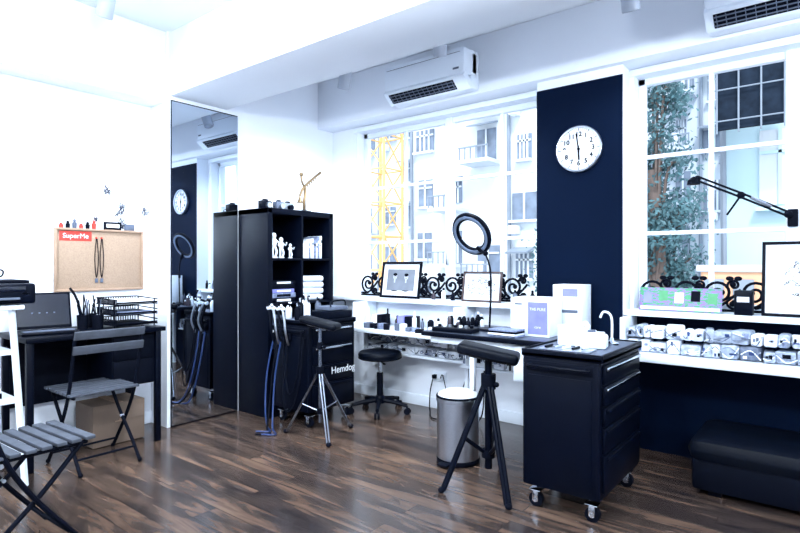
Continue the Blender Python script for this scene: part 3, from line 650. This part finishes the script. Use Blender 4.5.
# ---------------------------------------------------------------- white side shelf + printer
b=B(); X0,X1,Y0,Y1,T=-3.82,-3.42,.62,1.06,.985
for sx in(0,1):
    for sy in(0,1):
        xt=X0+.04 if sx==0 else X1-.04; xb=X0 if sx==0 else X1; yt=Y0+.04 if sy==0 else Y1-.05; yb=Y0 if sy==0 else Y1
        b.tube([(xb,yb,.01),(xt,yt,T-.02)],.017,WHITE,4)
for z,k in((.20,.008),(.46,.018),(.72,.03)): b.b2((X0+k,Y0+k,z),(X1-k,Y1-k,z+.02),WHITE,.003)
b.b2((X0,Y0,T-.025),(X1,Y1,T),WHITE,.006)
b.done('white_shelf_unit')
b=B(); b.box((0,0,.06),(.34,.40,.11),BLK,bev=.015,seg=3); b.box((-.02,0,.122),(.28,.37,.02),BLKM,bev=.006); b.box((.16,0,.035),(.06,.24,.012),GREY,bev=.003); b.box((.171,0,.085),(.004,.3,.03),SCREEN,bev=.002)
b.box((.165,.15,.06),(.01,.03,.01),STEEL,bev=.001); b.done('printer',(-3.58,.91,T+.001))
b=B(); b.lathe((0,0,0),[(.03,0),(.035,.07),(.03,.07),(.028,.01),(0,.01)],BLK,20); b.tube(smooth([(.0,.033,.055),(0,.055,.045),(0,.05,.02),(0,.032,.015)]),.005,BLK); b.done('coffee_mug',(-3.58,.95,T+.136))
b=B()
for i in range(4): b.box((-3.62,.85,.74+.02+.022*i),(.26,.2,.02),[PAPER,BOOKC,PAPER,BLKM][i],rot=(0,0,.05*i),bev=.002)
for i in range(3): b.box((-3.62,.85,.48+.02+.03*i),(.26,.25,.028),[BLKM,PAPER,BLK][i],rot=(0,0,-.04*i),bev=.002)
b.done('paper_stacks')

# ---------------------------------------------------------------- exterior
GREY2=mat('weathered_metal',(.20,.24,.30),.7,0,.3,2)
def facade(name,x0,x1,y,z1,nx,nz,m,wm,dep=3,wfrac=.5,z0=-6,seed=0,busy=True):
    q=random.Random(seed); b=B(); b.b2((x0,y,z0),(x1,y+dep,z1),m,0); w=(x1-x0)/nx; h=(z1-z0)/nz
    for i in range(nx):
        kind=q.random(); off=q.uniform(-.3,.3)*h
        for k in range(nz):
            cx=x0+w*(i+.5)+q.uniform(-.05,.05)*w; cz=z0+h*(k+.5)+off; ww=w*wfrac*(q.uniform(.6,1.5) if busy else 1); wh=h*(q.uniform(.35,.62) if busy else .5)
            if busy and q.random()<.12: continue
            b.box((cx,y-.01,cz),(ww,.06,wh),wm,bev=0)
            for f in((-.25,0,.25) if q.random()<.5 else (0,)): b.box((cx+ww*f,y-.05,cz),(.05,.05,wh),m,bev=0)
            if q.random()<.6: b.box((cx,y-.05,cz+h*.1),(ww,.05,.05),m,bev=0)
            if kind<.45 and busy:   # balcony with railing
                b.box((cx,y-.4,cz-h*.34),(w*.85,.8,.10),m,bev=0); b.box((cx,y-.78,cz-h*.1),(w*.85,.04,.04),GREY2,bev=0)
                for j in range(6): b.box((cx-w*.4+j*w*.16,y-.78,cz-h*.22),(.03,.03,h*.24),GREY2,bev=0)
                if q.random()<.5: b.box((cx+q.uniform(-.2,.2)*w,y-.6,cz-h*.15),(w*.2,.1,h*.2),q.choice([GREY2,TEAL,TAN,PAPER]),bev=0)
            else: b.box((cx,y-.08,cz-wh*.55),(ww*1.15,.2,.07),m,bev=0)
            if q.random()<.4: b.box((cx+w*q.uniform(-.3,.3),y-.2,cz-h*.4),(w*.2,.35,h*.14),q.choice([GREY2,PAPER]),bev=.02)
            if q.random()<.3: b.box((cx,y-.3,cz+wh*.6),(ww*1.2,.55,.05),GREY2,rot=(rad(15),0,0),bev=0)
        if q.random()<.7: b.tube([(x0+w*i+q.uniform(0,.2)*w,y-.1,z0),(x0+w*i+q.uniform(0,.2)*w,y-.1,z1)],.05,GREY2,6)
    b.done(name)
CONC=mat('facade_pale',(.48,.53,.60),.8,0,.2,1.5); CONC2=mat('facade_white',(.58,.63,.69),.8,0,.15,1.5); TEAL=mat('facade_teal',(.46,.62,.69),.8,0,.1,1)
WIN=mat('facade_window',(.14,.18,.25),.4,0,.7,3); NET=mat('scaffold_net',(.012,.02,.035),.9,0,.7,8,spec=.1)
facade('apartment_building',-22,-11,17,16,9,13,CONC,WIN,seed=1); facade('apartment_building',-10.7,-6.2,14,12,4,11,CONC2,WIN,seed=2); facade('apartment_building',-6,-1.6,19,14,5,12,CONC,WIN,seed=5)
facade('apartment_building',-1.6,5,11,9,4,6,TEAL,CONC2,wfrac=.35,seed=3,busy=False)
b=B(); b.box((-.93,10.2,4.0),(1.2,.08,1.25),NET,bev=0)
for i in range(5): b.tube([(-1.52+.30*i,10.1,3.3),(-1.52+.30*i,10.1,4.8)],.014,GREY2,6)
for k in range(3): b.tube([(-1.56,10.1,3.5+.5*k),(-.30,10.1,3.5+.5*k)],.012,GREY2,6)
b.done('scaffold_netting')
b=B()
def lattice(p0,p1,w,n,m=YEL):
    p0=Vector(p0);p1=Vector(p1);d=(p1-p0); a=d.normalized(); s=a.cross(Vector((0,1,0))).normalized(); t=Vector((0,1,0))
    cs=[s*w/2+t*w/2,s*-w/2+t*w/2,s*-w/2-t*w/2,s*w/2-t*w/2]
    for c in cs: b.tube([p0+c,p1+c],w*.05,m,5)
    for i in range(n):
        q0=p0+d*i/n;q1=p0+d*(i+1)/n
        for k in range(4):
            b.tube([q0+cs[k],q1+cs[(k+1)%4]],w*.03,m,5); b.tube([q1+cs[k],q1+cs[(k+1)%4]],w*.03,m,5)
lattice((-9.35,11,-5),(-9.35,11,8),.75,15)
b.done('tower_crane')
b=B(); b.b2((-1.55,8.9,-4),(.6,9.6,1.15),ORNG,.05); b.b2((-1.6,8.86,1.1),(.65,9.64,1.2),CONC,.02)
for i in range(6): b.b2((-1.5+.36*i,8.87,.5),(-1.25+.36*i,8.9,1.0),GREY2,.01)
b.done('site_container')
LEAF=mat('leaves',(.05,.12,.14),.6,0,.8,4); BARK=mat('bark',(.12,.09,.08),.9)
def tree(x,y,z0,h,rr,n,seed):
    q=random.Random(seed); b=B(); b.tube(smooth([(x,y,z0),(x+.1,y,z0+h*.5),(x-.05,y,z0+h*.8)]),.09,BARK,8)
    t=bmesh.new(); cl=[]
    for i in range(16):
        a=q.uniform(0,6.28); c=Vector((x+math.cos(a)*rr*q.uniform(.1,.8),y+math.sin(a)*rr*.6*q.random(),z0+h*q.uniform(.55,1.05))); cl.append(c)
        b.tube(smooth([(x,y,z0+h*.5),((x+c.x)/2,(y+c.y)/2,c.z-.3),c]),.025,BARK,5)
    for i in range(n):
        c=q.choice(cl); v=Vector((q.gauss(0,1),q.gauss(0,1),q.gauss(0,1)))*rr*.25; p=c+v
        u=Vector((q.uniform(-1,1),q.uniform(-1,1),q.uniform(-1,1))).normalized(); w=u.orthogonal().normalized(); s=q.uniform(.03,.065)
        t.faces.new([t.verts.new(p+u*s),t.verts.new(p+w*s*.5),t.verts.new(p-u*s),t.verts.new(p-w*s*.5)])
    b.add(t,LEAF); b.done('tree')
tree(-2.35,9.7,-3,7.2,.62,4200,4); tree(-2.3,10.2,-3,5.6,.65,2400,6); tree(-5.0,12.2,-4,5.6,.8,2200,8)
b=B(); b.b2((-40,5,-6.2),(30,45,-6),GREY2,0); b.done('street_ground')

# ---------------------------------------------------------------- light
w=D.worlds.new('world'); S.world=w; w.use_nodes=True; bg=w.node_tree.nodes['Background']
sky=w.node_tree.nodes.new('ShaderNodeTexSky'); sky.sky_type='HOSEK_WILKIE'; sky.turbidity=5; sky.sun_direction=Vector((.3,-.6,.7)).normalized()
mx=w.node_tree.nodes.new('ShaderNodeMix'); mx.data_type='RGBA'; mx.inputs[0].default_value=.7; mx.inputs[7].default_value=(.78,.89,1,1)
w.node_tree.links.new(sky.outputs[0],mx.inputs[6]); w.node_tree.links.new(mx.outputs[2],bg.inputs['Color']); bg.inputs['Strength'].default_value=4.0
l=D.lights.new('sun','SUN'); l.energy=3.6; l.angle=rad(8); l.color=(.93,.96,1); o=D.objects.new('sun',l); S.collection.objects.link(o); o.rotation_euler=Vector((.35,-.6,.75)).to_track_quat('Z','Y').to_euler(); o.location=(2,-2,12)
for i,(x0,x1) in enumerate(((-3.54,-1.733),(-1.05,1.0))):
    l=D.lights.new('window_portal','AREA'); l.shape='RECTANGLE'; l.size=x1-x0; l.size_y=1.53; l.cycles.is_portal=True
    o=D.objects.new('window_portal',l); S.collection.objects.link(o); o.location=((x0+x1)/2,3.99,1.68); o.rotation_euler=(rad(-90),0,0)

# ---------------------------------------------------------------- camera
cam=D.cameras.new('camera'); co=D.objects.new('camera',cam); S.collection.objects.link(co); S.camera=co
cam.sensor_width=36; cam.lens=36*550/800; cam.clip_end=200
co.location=(0,0,1.2); co.rotation_euler=(rad(90),0,rad(38.5)); cam.shift_y=-.002
S.view_settings.view_transform='Standard'; S.view_settings.look='None'; S.view_settings.exposure=0.0
